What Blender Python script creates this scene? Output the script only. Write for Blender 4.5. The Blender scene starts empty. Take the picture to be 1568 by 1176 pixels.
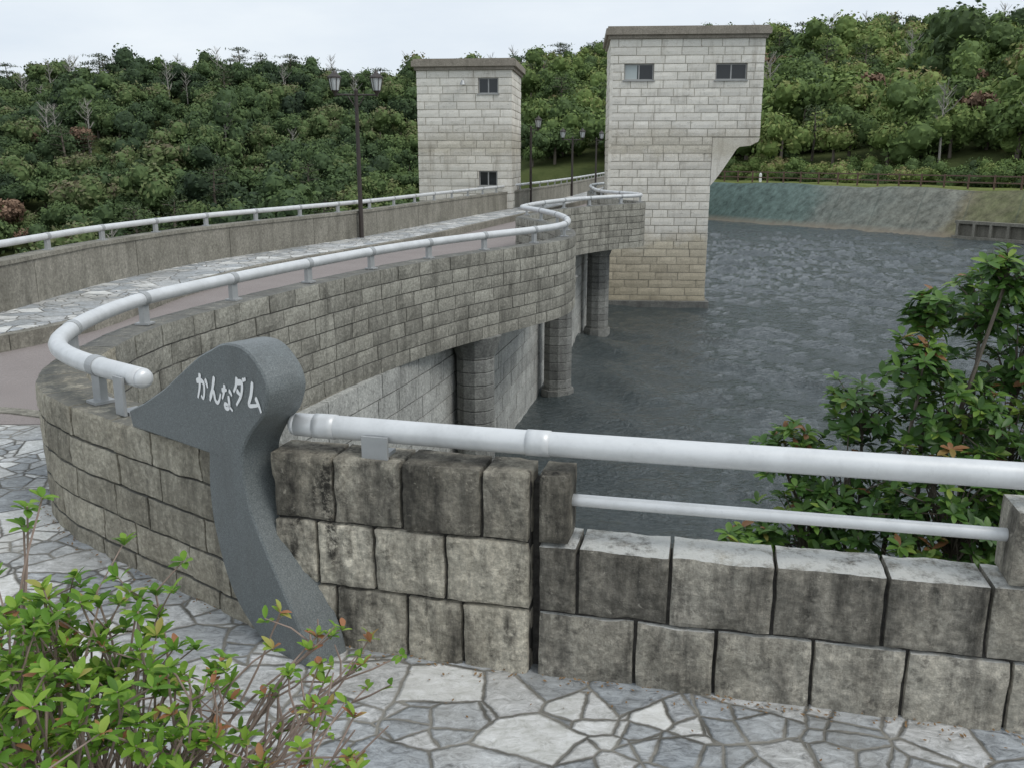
import bpy, math, random, bmesh
import numpy as np
from mathutils import Vector
from mathutils.geometry import tessellate_polygon
random.seed(7)
sc=bpy.context.scene
sc.view_settings.view_transform='Standard'
try: sc.view_settings.look='None'
except Exception: pass
sc.view_settings.exposure=0
COL=sc.collection
# ------------------------------------------------------------------ helpers
def empty(name,loc=(0,0,0)):
    o=bpy.data.objects.new(name,None); o.location=loc; COL.objects.link(o); return o
class MB:
    def __init__(s): s.v=[];s.f=[];s.t=[];s.n=0
    def add(s,v,f,tint=0.5):
        v=np.asarray(v,float).reshape(-1,3)
        s.v.append(v); n=s.n
        s.f.extend([tuple(int(i)+n for i in q) for q in f])
        if np.isscalar(tint): tint=np.full(len(v),tint)
        s.t.append(np.asarray(tint,float)); s.n+=len(v)
    def obj(s,name,mat,smooth=False,parent=None,link=True):
        if not s.n: return None
        me=bpy.data.meshes.new(name)
        v=np.concatenate(s.v); me.from_pydata(v.tolist(),[],s.f)
        a=me.attributes.new('tint','FLOAT','POINT'); a.data.foreach_set('value',np.concatenate(s.t).astype(np.float32))
        if smooth: me.polygons.foreach_set('use_smooth',[True]*len(me.polygons))
        me.materials.append(mat); me.update()
        o=bpy.data.objects.new(name,me)
        if link: COL.objects.link(o)
        if parent: o.parent=parent
        return o
    def box(s,c,h,yaw=0,tint=0.5,top=None):
        k=top if top else 1
        p=[]
        for z,m in((-1,1),(1,k)):
            for x,y in((-1,-1),(1,-1),(1,1),(-1,1)):
                X=x*h[0]*m;Y=y*h[1]*m
                p.append((c[0]+X*math.cos(yaw)-Y*math.sin(yaw),c[1]+X*math.sin(yaw)+Y*math.cos(yaw),c[2]+z*h[2]))
        s.add(p,[(3,2,1,0),(4,5,6,7),(0,1,5,4),(1,2,6,5),(2,3,7,6),(3,0,4,7)],tint)
    def tube(s,pts,r,n=8,tint=0.5,cap=True):
        pts=np.asarray(pts,float); m=len(pts)
        r=np.full(m,r) if np.isscalar(r) else np.asarray(r,float)
        T=np.gradient(pts,axis=0); T/=np.linalg.norm(T,axis=1)[:,None]+1e-9
        up=np.array([0,0,1.]) if abs(T[0][2])<.9 else np.array([1.,0,0])
        U=np.cross(T,up); U/=np.linalg.norm(U,axis=1)[:,None]+1e-9
        W=np.cross(U,T)
        an=np.linspace(0,2*math.pi,n,endpoint=False)
        V=pts[:,None,:]+r[:,None,None]*(U[:,None,:]*np.cos(an)[None,:,None]+W[:,None,:]*np.sin(an)[None,:,None])
        f=[]
        for i in range(m-1):
            for j in range(n):
                k=(j+1)%n; f.append((i*n+j,i*n+k,(i+1)*n+k,(i+1)*n+j))
        if cap:
            f.append(tuple(range(n-1,-1,-1))); f.append(tuple((m-1)*n+j for j in range(n)))
        s.add(V.reshape(-1,3),f,tint)
def vnoise(p):
    p=np.asarray(p,float); i=np.floor(p); f=p-i; f=f*f*(3-2*f)
    def h(a): 
        x=np.sin(a[...,0]*127.1+a[...,1]*311.7+a[...,2]*74.7)*43758.5453
        return x-np.floor(x)
    r=0
    for dx in(0,1):
        for dy in(0,1):
            for dz in(0,1):
                w=(f[...,0] if dx else 1-f[...,0])*(f[...,1] if dy else 1-f[...,1])*(f[...,2] if dz else 1-f[...,2])
                r=r+w*h(i+np.array([dx,dy,dz]))
    return r*2-1
def catmull(P,step=0.15):
    P=np.asarray(P,float); P=np.vstack([2*P[0]-P[1],P,2*P[-1]-P[-2]]); out=[]
    for i in range(1,len(P)-2):
        L=np.linalg.norm(P[i+1]-P[i]); n=max(2,int(L/step))
        t=np.linspace(0,1,n,endpoint=False)[:,None]
        p0,p1,p2,p3=P[i-1],P[i],P[i+1],P[i+2]
        out.append(.5*((2*p1)+(-p0+p2)*t+(2*p0-5*p1+4*p2-p3)*t**2+(-p0+3*p1-3*p2+p3)*t**3))
    out.append(P[-2][None,:]); return np.vstack(out)
class Path:
    def __init__(s,pts,smooth=True,step=.15):
        s.p=catmull(pts,step) if smooth else np.asarray(pts,float)
        d=np.diff(s.p,axis=0); L=np.linalg.norm(d,axis=1); s.s=np.concatenate([[0],np.cumsum(L)]); s.L=s.s[-1]
        T=np.gradient(s.p,axis=0) if len(s.p)>2 else np.vstack([d,d]); T/=np.linalg.norm(T,axis=1)[:,None]
        s.nx=T[:,1]; s.ny=-T[:,0]; s.T=T      # right-hand normal
    def at(s,q,w=0.):
        x=np.interp(q,s.s,s.p[:,0]);y=np.interp(q,s.s,s.p[:,1]);nx=np.interp(q,s.s,s.nx);ny=np.interp(q,s.s,s.ny)
        return x+nx*w,y+ny*w
    def yaw(s,q):
        return math.atan2(np.interp(q,s.s,s.T[:,1]),np.interp(q,s.s,s.T[:,0]))
    def near(s,x,y):
        i=np.argmin((s.p[:,0]-x)**2+(s.p[:,1]-y)**2); return s.s[i]
def cubegrid(nx,ny,nz):
    V=[];F=[];n=0
    def face(fn,a,b,flip):
        nonlocal n
        ga=np.linspace(-1,1,a+1);gb=np.linspace(-1,1,b+1)
        for x in ga:
            for y in gb: V.append(fn(x,y))
        for i in range(a):
            for j in range(b):
                q=(n+i*(b+1)+j,n+(i+1)*(b+1)+j,n+(i+1)*(b+1)+j+1,n+i*(b+1)+j+1)
                F.append(q[::-1] if flip else q)
        n+=(a+1)*(b+1)
    face(lambda x,z:(x,-1,z),nx,nz,False); face(lambda x,z:(x,1,z),nx,nz,True)
    face(lambda x,y:(x,y,1),nx,ny,False); face(lambda x,y:(x,y,-1),nx,ny,True)
    face(lambda y,z:(-1,y,z),ny,nz,True); face(lambda y,z:(1,y,z),ny,nz,False)
    return np.array(V,float),[q[::-1] for q in F]
_cg={}
def block(mb,path,s0,s1,w0,w1,z0,z1,res,bev,amp,tint,fr=7.,pitch=0.0):
    if res not in _cg: _cg[res]=cubegrid(*res)
    V,F=_cg[res]
    hs,hw,hz=(s1-s0)/2,(w1-w0)/2,(z1-z0)/2
    a,b,c=V[:,0],V[:,1],V[:,2]
    g=lambda p,q:np.maximum(abs(p),abs(q))**16
    A=a*(1-min(.5,bev/hs)*g(b,c));B=b*(1-min(.5,bev/hw)*g(a,c));C=c*(1-min(.5,bev/hz)*g(a,b))
    s=(s0+s1)/2+A*hs;w=(w0+w1)/2+B*hw;z=(z0+z1)/2+C*hz
    x,y=path.at(s,w); P=np.stack([x,y,z],1)
    if amp>0:
        d=vnoise(P*fr)*amp+vnoise(P*fr*2.7+5)*amp*.6+vnoise(P*fr*6+15)*amp*.35
        w=w+d*np.sign(B)*(np.abs(B)>.5)+pitch*np.sign(B)*(1-np.abs(a)**4)*(1-np.abs(c)**4)
        s=s+vnoise(P*fr*1.3+77)*amp*.5*(abs(a)>.95)
        z=z+vnoise(P*fr+31)*amp*.5*(abs(c)>.95)
        x,y=path.at(s,w); P=np.stack([x,y,z],1)
    mb.add(P,F,tint)
def wall(mb,path,s0,s1,zs,L,w0,w1,res=(3,2,2),bev=.01,amp=.004,gap=.006,jit=.3,holes=(),wj=.0,fr=7.,pitch=0.0,tj=.5,tb=None):
    for r in range(len(zs)-1):
        z0,z1=zs[r],zs[r+1]; s=s0; first=True
        while s<s1-1e-3:
            l=L*(1+random.uniform(-jit,jit)); 
            if first and r%2: l*=.55
            first=False
            e=s+l
            if e>s1-.35*L: e=s1
            segs=[(s,e)]
            for (h0,h1,hz0,hz1) in holes:
                if z1>hz0+.02 and z0<hz1-.02:
                    ns=[]
                    for p,q in segs:
                        if q<=h0 or p>=h1: ns.append((p,q)); continue
                        if p<h0-.03: ns.append((p,h0))
                        if q>h1+.03: ns.append((h1,q))
                    segs=ns
            for p,q in segs:
                j=random.uniform(-wj,wj)
                t0=.5+random.uniform(-tj,tj) if tb is None else min(1,max(0,tb[r]+random.uniform(-.25,.25)))
                block(mb,path,p+gap,q-gap,w0-j,w1+j,z0+gap,z1-gap,res,bev,amp,t0,fr,pitch)
            s=e
def sweep(mb,path,s0,s1,w0,w1,z0,z1,step=.4,tint=.5):
    n=max(2,int((s1-s0)/step)+1); q=np.linspace(s0,s1,n)
    V=[];F=[]
    for w,z in((w0,z0),(w1,z0),(w1,z1),(w0,z1)):
        x,y=path.at(q,w); V.append(np.stack([x,y,np.full(n,z)],1))
    V=np.concatenate(V)
    for k in range(4):
        k2=(k+1)%4
        for i in range(n-1): F.append((k*n+i,k2*n+i,k2*n+i+1,k*n+i+1))
    F.append((0,3*n,2*n,n)); F.append((n-1,2*n-1,3*n-1,4*n-1))
    mb.add(V,F,tint)
# ------------------------------------------------------------------ materials
class NT:
    def __init__(s,name):
        s.m=bpy.data.materials.new(name); s.m.use_nodes=True; s.t=s.m.node_tree; s.t.nodes.clear()
        s.out=s.n('ShaderNodeOutputMaterial'); s.b=s.n('ShaderNodeBsdfPrincipled'); s.l(s.b.outputs[0],s.out.inputs[0])
        s.tc=s.n('ShaderNodeTexCoord')
    def n(s,t): return s.t.nodes.new(t)
    def l(s,a,b): s.t.links.new(a,b)
    def mapc(s,scale,src=None):
        m=s.n('ShaderNodeMapping'); s.l(src or s.tc.outputs['Object'],m.inputs[0]); m.inputs['Scale'].default_value=scale; return m.outputs[0]
    def noise(s,scale,vec=None,detail=5,rough=.6,out='Fac',dist=0):
        k=s.n('ShaderNodeTexNoise'); k.inputs['Scale'].default_value=scale;k.inputs['Detail'].default_value=detail;k.inputs['Roughness'].default_value=rough;k.inputs['Distortion'].default_value=dist
        s.l(vec or s.tc.outputs['Object'],k.inputs['Vector']); return k.outputs[out]
    def ramp(s,fac,stops,interp='LINEAR'):
        r=s.n('ShaderNodeValToRGB'); r.color_ramp.interpolation=interp; e=r.color_ramp.elements
        while len(e)<len(stops): e.new(.5)
        for i,(p,c) in enumerate(stops):
            e[i].position=p; e[i].color=(c,c,c,1) if np.isscalar(c) else (*c,1)
        s.l(fac,r.inputs[0]); return r.outputs[0]
    def mix(s,f,a,b,mode='MIX'):
        k=s.n('ShaderNodeMix'); k.data_type='RGBA'; k.blend_type=mode
        for v,i in((f,0),(a,6),(b,7)):
            if isinstance(v,bpy.types.NodeSocket): s.l(v,k.inputs[i])
            else: k.inputs[i].default_value=v if i==0 else ((*v,1) if not np.isscalar(v) else (v,v,v,1))
        return k.outputs[2]
    def math(s,op,a,b=0.,c=0.):
        k=s.n('ShaderNodeMath'); k.operation=op
        for i,v in enumerate((a,b,c)):
            if isinstance(v,bpy.types.NodeSocket): s.l(v,k.inputs[i])
            else: k.inputs[i].default_value=v
        return k.outputs[0]
    def attr(s,name='tint'):
        a=s.n('ShaderNodeAttribute'); a.attribute_name=name; return a.outputs['Fac']
    def bump(s,h,strength=.5,dist=.01,prev=None):
        b=s.n('ShaderNodeBump'); b.inputs['Strength'].default_value=strength;b.inputs['Distance'].default_value=dist; s.l(h,b.inputs['Height'])
        if prev: s.l(prev,b.inputs['Normal'])
        return b.outputs[0]
    def fin(s,col,rough=.85,normal=None,spec=.3,metal=0):
        if isinstance(col,bpy.types.NodeSocket): s.l(col,s.b.inputs['Base Color'])
        else: s.b.inputs['Base Color'].default_value=(*col,1)
        if isinstance(rough,bpy.types.NodeSocket): s.l(rough,s.b.inputs['Roughness'])
        else: s.b.inputs['Roughness'].default_value=rough
        s.b.inputs['Specular IOR Level'].default_value=spec; s.b.inputs['Metallic'].default_value=metal
        if normal: s.l(normal,s.b.inputs['Normal'])
        return s.m
def stone(name,c1,c2,dark,stain=(.5,.7),var=.35,top=None,scale=1.,streak=.5,bump=.5,bd=.012,spots=.55,grime=0.):
    k=NT(name)
    big=k.ramp(k.noise(2.2*scale,detail=5,rough=.65),[(.35,0.),(.65,1.)])
    c=k.mix(big,c1,c2)
    fine=k.noise(32*scale,detail=6,rough=.78)
    c=k.mix(.75,c,k.ramp(fine,[(.3,.25),(.5,.53),(.7,.95)]),'OVERLAY')
    at=k.attr()
    tv=k.math('MULTIPLY_ADD',at,2*var,1-var)
    c=k.mix(1.,c,k.mix(0.,tv,tv),'MULTIPLY')
    sn=k.math('ADD',k.noise(1.7*scale,k.mapc((3,3,.55)),detail=6,rough=.7),k.math('MULTIPLY_ADD',at,-.10,.05))
    st=k.ramp(sn,[(stain[0],0.),(stain[1],1.)])
    c=k.mix(k.math('MULTIPLY',st,streak),c,dark)
    sp=k.ramp(k.noise(14*scale,detail=5,rough=.8),[(.54,0.),(.66,1.)])
    c=k.mix(k.math('MULTIPLY',sp,spots),c,dark)
    li=k.ramp(k.noise(21*scale,detail=4,rough=.7,dist=.5),[(.62,0.),(.70,1.)])
    c=k.mix(k.math('MULTIPLY',li,.35),c,tuple(min(1,x*1.7) for x in c2))
    if grime:
        # black algae patches running down narrow vertical bands
        gb=k.ramp(k.noise(2.6,k.mapc((2.2,2.2,.35)),detail=4,rough=.6),[(.57,0.),(.66,1.)])
        gn=k.ramp(k.noise(26,detail=5,rough=.8),[(.40,0.),(.54,1.)])
        c=k.mix(k.math('MULTIPLY',k.math('MULTIPLY',gb,gn),grime),c,(.022,.021,.019))
    if top is not None:
        g=k.n('ShaderNodeNewGeometry'); sx=k.n('ShaderNodeSeparateXYZ'); k.l(g.outputs['Normal'],sx.inputs[0])
        tm=k.math('MULTIPLY',k.ramp(sx.outputs[2],[(.6,0.),(.9,1.)]),k.ramp(k.noise(9,detail=6,rough=.8),[(.34,0.),(.52,1.)]))
        c=k.mix(k.math('MULTIPLY',tm,.85),c,top)
    bm=k.bump(fine,bump,bd)
    return k.fin(c,.92,bm,.2)
M={}
M['fg']=stone('weathered_granite',(.36,.33,.265),(.49,.455,.375),(.04,.038,.034),(.45,.67),.48,top=None,bump=1.,streak=.85,bd=.022,grime=.9)
M['fg_low']=stone('lichen_granite',(.34,.315,.26),(.46,.43,.365),(.04,.038,.034),(.46,.67),.42,top=(.74,.74,.70),bump=1.,streak=.85,bd=.022,grime=.8)
M['u']=stone('mossy_granite',(.33,.30,.235),(.42,.39,.315),(.10,.092,.072),(.48,.70),.14,top=(.16,.16,.145),bump=.9,bd=.018,streak=.7,spots=.4,grime=.3)
M['par']=stone('parapet_block_stone',(.25,.24,.205),(.33,.32,.275),(.075,.072,.06),(.48,.7),.15,top=(.17,.17,.16),bump=.8,streak=.6,bd=.018,spots=.4,grime=.3)
M['col']=stone('pillar_stone',(.17,.17,.16),(.24,.24,.22),(.055,.055,.05),(.5,.7),.2,bump=.5)
M['face']=stone('dam_face_stone',(.31,.31,.29),(.42,.42,.39),(.12,.12,.11),(.5,.75),.12,bump=.4,grime=.25)
M['mortar']=stone('joint_mortar',(.045,.042,.038),(.07,.065,.058),(.02,.02,.02),bump=.5)
M['mortar2']=stone('parapet_joint',(.11,.105,.09),(.16,.15,.13),(.05,.05,.045),bump=.5)
M['conc']=stone('old_concrete',(.20,.19,.158),(.28,.265,.225),(.09,.085,.07),(.43,.7),.1,bump=.3,scale=.7,spots=.4)
M['roof']=stone('roof_concrete',(.24,.215,.18),(.31,.28,.235),(.12,.11,.09),bump=.3)
M['mortar_light']=stone('tower_joint',(.36,.33,.275),(.42,.39,.33),(.18,.17,.14),bump=.2,spots=.2)
def tower_mat():
    k=NT('tower_stone')
    g=k.n('ShaderNodeSeparateXYZ'); k.l(k.tc.outputs['Object'],g.inputs[0])
    z=g.outputs[2]
    zz=k.math('ADD',z,k.math('MULTIPLY_ADD',k.noise(1.1,detail=4),1.4,-.7))
    c=k.ramp(k.math('MULTIPLY_ADD',zz,.1,.4),[(.05,(.10,.085,.065)),(.11,(.44,.39,.29)),(.30,(.55,.49,.385)),(.36,(.73,.695,.615)),(.60,(.70,.66,.575)),(.64,(.55,.505,.42)),(.70,(.60,.56,.48)),(.74,(.76,.725,.65)),(1.,(.74,.71,.635))])
    fine=k.noise(26,detail=6,rough=.75)
    c=k.mix(.45,c,k.ramp(fine,[(.3,.28),(.7,.9)]),'OVERLAY')
    tv=k.math('MULTIPLY_ADD',k.attr(),.20,.88)
    c=k.mix(1.,c,k.mix(0.,tv,tv),'MULTIPLY')
    st=k.ramp(k.noise(1.3,k.mapc((3,3,.5)),detail=6,rough=.7),[(.52,0.),(.75,1.)])
    c=k.mix(k.math('MULTIPLY',st,.55),c,(.28,.24,.18))
    sp=k.ramp(k.noise(4,k.mapc((1,1,3.5)),detail=6,rough=.8),[(.58,0.),(.66,1.)])
    c=k.mix(k.math('MULTIPLY',sp,.5),c,(.15,.135,.11))
    return k.fin(c,.9,k.bump(fine,.6,.02),.2)
M['tower']=tower_mat()
def paving(name,S1=2.9,S2=5.6,f2=.5):
    k=NT(name)
    n=k.noise(5.,detail=3,out='Color'); 
    off=k.n('ShaderNodeVectorMath'); off.operation='MULTIPLY_ADD'; k.l(n,off.inputs[0]); off.inputs[1].default_value=(.05,.05,0); k.l(k.tc.outputs['Object'],off.inputs[2])
    m=k.n('ShaderNodeMapping'); k.l(off.outputs[0],m.inputs[0]); m.inputs['Scale'].default_value=(1,1.12,0); m.inputs['Location'].default_value=(3.3,1.7,0)
    def vor(S,feat):
        v=k.n('ShaderNodeTexVoronoi'); v.voronoi_dimensions='2D'; v.feature=feat; v.inputs['Scale'].default_value=S; k.l(m.outputs[0],v.inputs['Vector']); return v
    v1=vor(S1,'F1');e1=vor(S1,'DISTANCE_TO_EDGE');v2=vor(S2,'F1');e2=vor(S2,'DISTANCE_TO_EDGE')
    a=k.n('ShaderNodeSeparateColor'); k.l(v1.outputs['Color'],a.inputs[0]); b=k.n('ShaderNodeSeparateColor'); k.l(v2.outputs['Color'],b.inputs[0])
    sel=k.math('GREATER_THAN',a.outputs[1],f2)
    rnd=k.math('ADD',k.math('MULTIPLY',a.outputs[0],k.math('SUBTRACT',1.,sel)),k.math('MULTIPLY',b.outputs[0],sel))
    e2s=k.math('MULTIPLY',e2.outputs['Distance'],S1/S2)
    both=k.math('MINIMUM',e1.outputs['Distance'],e2s)
    ed=k.math('ADD',k.math('MULTIPLY',e1.outputs['Distance'],k.math('SUBTRACT',1.,sel)),k.math('MULTIPLY',both,sel))
    c=k.ramp(rnd,[(0.,(.30,.32,.335)),(.28,(.38,.40,.415)),(.5,(.45,.46,.46)),(.7,(.54,.54,.53)),(.85,(.65,.65,.625)),(1.,(.80,.80,.77))])
    wn=k.n('ShaderNodeVectorMath'); wn.operation='ADD'; k.l(k.tc.outputs['Object'],wn.inputs[0])
    sc_=k.n('ShaderNodeVectorMath'); sc_.operation='SCALE'; k.l(v1.outputs['Color'],sc_.inputs[0]); sc_.inputs['Scale'].default_value=9.; k.l(sc_.outputs[0],wn.inputs[1])
    vein=k.noise(11,k.mapc((1,1.8,1),wn.outputs[0]),detail=8,rough=.8,dist=1.2)
    c=k.mix(.85,c,k.ramp(vein,[(.32,.12),(.5,.52),(.68,.9)]),'OVERLAY')
    c=k.mix(k.math('MULTIPLY',k.ramp(k.noise(1.1,detail=6,rough=.7),[(.42,0.),(.68,1.)]),.45),c,(.28,.26,.215))
    c=k.mix(k.math('MULTIPLY',k.ramp(k.noise(17,detail=5,rough=.8),[(.56,0.),(.68,1.)]),.35),c,(.13,.125,.11))
    ed=k.math('ADD',ed,k.math('MULTIPLY_ADD',k.noise(26,detail=4),.04,-.02))
    jm=k.ramp(ed,[(.012,0.),(.034,1.)])
    mort=k.mix(k.ramp(k.noise(3),[(.4,0.),(.6,1.)]),(.12,.115,.10),(.29,.275,.24))
    c=k.mix(jm,mort,c)
    hgt=k.math('ADD',k.ramp(ed,[(.008,0.),(.045,1.)]),k.math('MULTIPLY',rnd,.25))
    bb=k.bump(hgt,.7,.018); bb=k.bump(vein,.6,.016,bb)
    return k.fin(c,.68,bb,.3)
M['pave']=paving('crazy_paving')
def asphalt():
    k=NT('pinkish_asphalt'); f=k.noise(90,detail=4,rough=.7)
    c=k.mix(k.noise(1.2,detail=5),(.23,.20,.19),(.31,.275,.26))
    c=k.mix(.5,c,k.ramp(f,[(.3,.25),(.7,.75)]),'OVERLAY')
    return k.fin(c,.9,k.bump(f,.5,.006),.2)
M['asph']=asphalt()
def metal(name,c,rough=.45,met=.0):
    k=NT(name); f=k.noise(5,detail=6,rough=.7)
    col=k.mix(k.ramp(f,[(.4,0.),(.7,1.)]),c,tuple(x*.82 for x in c))
    d=k.ramp(k.noise(18,k.mapc((1,1,.4)),detail=6,rough=.8),[(.58,0.),(.75,1.)])
    col=k.mix(k.math('MULTIPLY',d,.35),col,tuple(x*.5 for x in c))
    return k.fin(col,rough,k.bump(k.noise(60),.05,.002),.5,met)
M['rail']=metal('painted_aluminium_rail',(.70,.71,.71),.42,.25)
M['brk']=metal('aluminium_bracket',(.42,.43,.43),.45,.3)
M['pole']=metal('brown_painted_steel',(.045,.035,.03),.5)
M['frame']=metal('window_frame',(.40,.40,.39),.4,.3)
M['fence']=metal('brown_fence_paint',(.14,.085,.06),.6)
def granite():
    k=NT('dark_polished_granite'); f=k.noise(170,detail=3,rough=.7); g=k.noise(60,detail=3)
    c=k.ramp(f,[(.35,(.085,.097,.097)),(.52,(.13,.145,.145)),(.68,(.21,.23,.23))])
    c=k.mix(k.ramp(g,[(.4,0.),(.7,.3)]),c,(.18,.20,.20))
    d=k.ramp(k.noise(3,k.mapc((2,2,.6)),detail=7,rough=.75),[(.5,0.),(.7,1.)])
    c=k.mix(k.math('MULTIPLY',d,.4),c,(.07,.072,.068))
    return k.fin(c,.42,k.bump(f,.1,.002),.5)
M['gran']=granite()
k=NT('white_sign_paint'); M['white']=k.fin((.86,.86,.85),.6)
k=NT('dark_glass'); M['glass']=k.fin((.015,.018,.02),.08,None,.6)
k=NT('lantern_glass'); M['lglass']=k.fin((.55,.57,.57),.3,None,.5)
k=NT('white_blind'); M['blind']=k.fin((.45,.5,.5),.6)
def water():
    k=NT('reservoir_water')
    a=k.noise(6.,k.mapc((1.,1.5,1)),detail=5,rough=.62,dist=.5)
    bp=k.bump(a,1.,.085)
    k.b.inputs['IOR'].default_value=1.33
    c=k.mix(k.noise(.06,detail=3),(.045,.058,.060),(.062,.076,.078))
    return k.fin(c,.07,bp,.8)
M['water']=water()
def ground():
    k=NT('ground_soil_grass'); n=k.noise(.8,detail=6,rough=.7)
    a=k.ramp(n,[(.3,(.035,.05,.018)),(.7,(.075,.09,.035))]); b=k.ramp(k.noise(1.5,detail=6,rough=.75),[(.3,(.10,.13,.035)),(.55,(.19,.22,.07)),(.75,(.25,.23,.12))])
    return k.fin(k.mix(k.attr(),a,b),.95,k.bump(n,.6,.1),.1)
M['ground']=ground()
def bankm():
    k=NT('sprayed_concrete_bank'); n=k.noise(.35,k.mapc((1,1,2)),detail=7,rough=.7)
    c=k.ramp(k.math('ADD',k.attr(),k.math('MULTIPLY_ADD',n,.4,-.2)),[(0.,(.085,.125,.112)),(.38,(.115,.155,.138)),(.52,(.15,.165,.145)),(.74,(.18,.18,.15)),(.84,(.17,.155,.105)),(1.,(.13,.14,.07))])
    c=k.mix(.9,c,k.ramp(k.noise(1.6,k.mapc((1,1,.5)),detail=7,rough=.78),[(.32,.2),(.68,.8)]),'OVERLAY')
    g=k.n('ShaderNodeSeparateXYZ'); k.l(k.tc.outputs['Object'],g.inputs[0])
    sm=k.math('FRACT',k.math('MULTIPLY',k.math('SUBTRACT',g.outputs[0],k.math('MULTIPLY',g.outputs[1],.75)),.24))
    seam=k.ramp(sm,[(0.,1.),(.05,0.)]); c=k.mix(k.math('MULTIPLY',seam,.45),c,(.06,.08,.07))
    c=k.mix(k.math('MULTIPLY',k.ramp(k.math('MULTIPLY_ADD',g.outputs[2],.25,1.),[(.2,1.),(.32,0.)]),.8),c,(.25,.21,.16))
    return k.fin(c,.9,k.bump(n,.5,.1),.2)
M['bank']=bankm()
def leaf(name,stops,hill=False,trans=.25,spec=.35,rough=.5):
    k=NT(name)
    f=k.attr()
    if hill:
        oi=k.n('ShaderNodeObjectInfo')
        gx=k.n('ShaderNodeNewGeometry'); p=gx.outputs['Position']
        nz=k.noise(.05,p,detail=3,rough=.7)
        f=k.math('ADD',k.math('MULTIPLY',oi.outputs['Random'],.66),k.math('ADD',k.math('MULTIPLY',f,.26),k.math('MULTIPLY_ADD',nz,.9,-.36)))
        c=k.ramp(f,stops)
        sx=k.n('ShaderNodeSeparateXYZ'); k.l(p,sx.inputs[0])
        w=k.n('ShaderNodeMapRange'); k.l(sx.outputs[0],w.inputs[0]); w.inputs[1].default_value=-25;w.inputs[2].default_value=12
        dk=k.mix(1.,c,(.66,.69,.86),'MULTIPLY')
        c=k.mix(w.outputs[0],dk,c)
    else: c=k.ramp(f,stops)
    m=k.fin(c,rough,None,spec)
    if trans>0:
        tr=k.n('ShaderNodeBsdfTranslucent'); k.l(c,tr.inputs[0]); ms=k.n('ShaderNodeMixShader'); ms.inputs[0].default_value=trans
        k.l(k.b.outputs[0],ms.inputs[1]);k.l(tr.outputs[0],ms.inputs[2]);k.l(ms.outputs[0],k.out.inputs[0])
    return m
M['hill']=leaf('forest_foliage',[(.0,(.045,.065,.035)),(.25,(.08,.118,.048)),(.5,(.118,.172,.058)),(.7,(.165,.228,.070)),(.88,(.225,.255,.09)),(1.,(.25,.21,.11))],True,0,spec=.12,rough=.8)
M['pine']=leaf('pine_foliage',[(0.,(.045,.065,.038)),(1.,(.10,.13,.06))],False,0,spec=.12,rough=.8)
M['brown']=leaf('dead_foliage',[(0.,(.13,.085,.06)),(1.,(.27,.18,.125))],False,0,spec=.1,rough=.8)
M['shrub']=leaf('shrub_leaves',[(0.,(.03,.075,.02)),(.5,(.075,.16,.035)),(.8,(.15,.27,.05)),(.93,(.26,.36,.07)),(1.,(.30,.15,.07))],False,.3,rough=.42,spec=.35)
M['azalea']=leaf('azalea_leaves',[(0.,(.06,.14,.02)),(.5,(.13,.27,.03)),(.85,(.27,.42,.06)),(.95,(.38,.42,.10)),(1.,(.40,.18,.09))],False,.35,rough=.5,spec=.25)
k=NT('bark'); M['bark']=k.fin(k.mix(k.noise(20,detail=5),(.10,.08,.06),(.22,.19,.16)),.9)
k=NT('pale_twig'); M['twig']=k.fin(k.mix(k.noise(25,detail=5),(.20,.14,.11),(.34,.27,.23)),.85)
k=NT('dead_wood'); M['dead']=k.fin((.32,.30,.27),.9)
k=NT('dry_leaf'); M['dry']=k.fin(k.mix(k.noise(9,detail=3),(.16,.09,.045),(.30,.20,.10)),.8)
# ------------------------------------------------------------------ camera, light, sky
cd=bpy.data.cameras.new('camera'); cam=bpy.data.objects.new('camera',cd); COL.objects.link(cam); sc.camera=cam
cd.sensor_width=36; cd.lens=32.14; cd.clip_end=8000; cd.clip_start=.05
cam.location=(0,0,2.2); cam.rotation_euler=(math.radians(76),0,0)
w=bpy.data.worlds.new('World'); sc.world=w; w.use_nodes=True; t=w.node_tree; t.nodes.clear()
o=t.nodes.new('ShaderNodeOutputWorld'); bg=t.nodes.new('ShaderNodeBackground'); sky=t.nodes.new('ShaderNodeTexSky')
sky.sky_type='NISHITA'; sky.sun_disc=False; sky.sun_elevation=math.radians(52); sky.sun_rotation=math.radians(120); sky.dust_density=2
tc=t.nodes.new('ShaderNodeTexCoord'); mp=t.nodes.new('ShaderNodeMapping'); mp.inputs['Scale'].default_value=(1,1,3.5)
nz=t.nodes.new('ShaderNodeTexNoise'); nz.inputs['Scale'].default_value=2.2; nz.inputs['Detail'].default_value=6; nz.inputs['Roughness'].default_value=.55
t.links.new(tc.outputs['Generated'],mp.inputs[0]); t.links.new(mp.outputs[0],nz.inputs['Vector'])
cr=t.nodes.new('ShaderNodeValToRGB'); cr.color_ramp.elements[0].position=.3; cr.color_ramp.elements[0].color=(7.1,8.0,9.1,1); cr.color_ramp.elements[1].position=.68; cr.color_ramp.elements[1].color=(9.3,9.9,10.4,1)
t.links.new(nz.outputs[0],cr.inputs[0])
mx=t.nodes.new('ShaderNodeMix'); mx.data_type='RGBA'; mx.inputs[0].default_value=.92
t.links.new(sky.outputs[0],mx.inputs[6]); t.links.new(cr.outputs[0],mx.inputs[7]); t.links.new(mx.outputs[2],bg.inputs[0]); bg.inputs[1].default_value=.1; t.links.new(bg.outputs[0],o.inputs[0])
sd=bpy.data.lights.new('sun','SUN'); sd.energy=1.4; sd.angle=math.radians(24); sd.color=(1,.97,.92); so=bpy.data.objects.new('sun',sd); COL.objects.link(so)
az=math.radians(120); el=math.radians(52)
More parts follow.
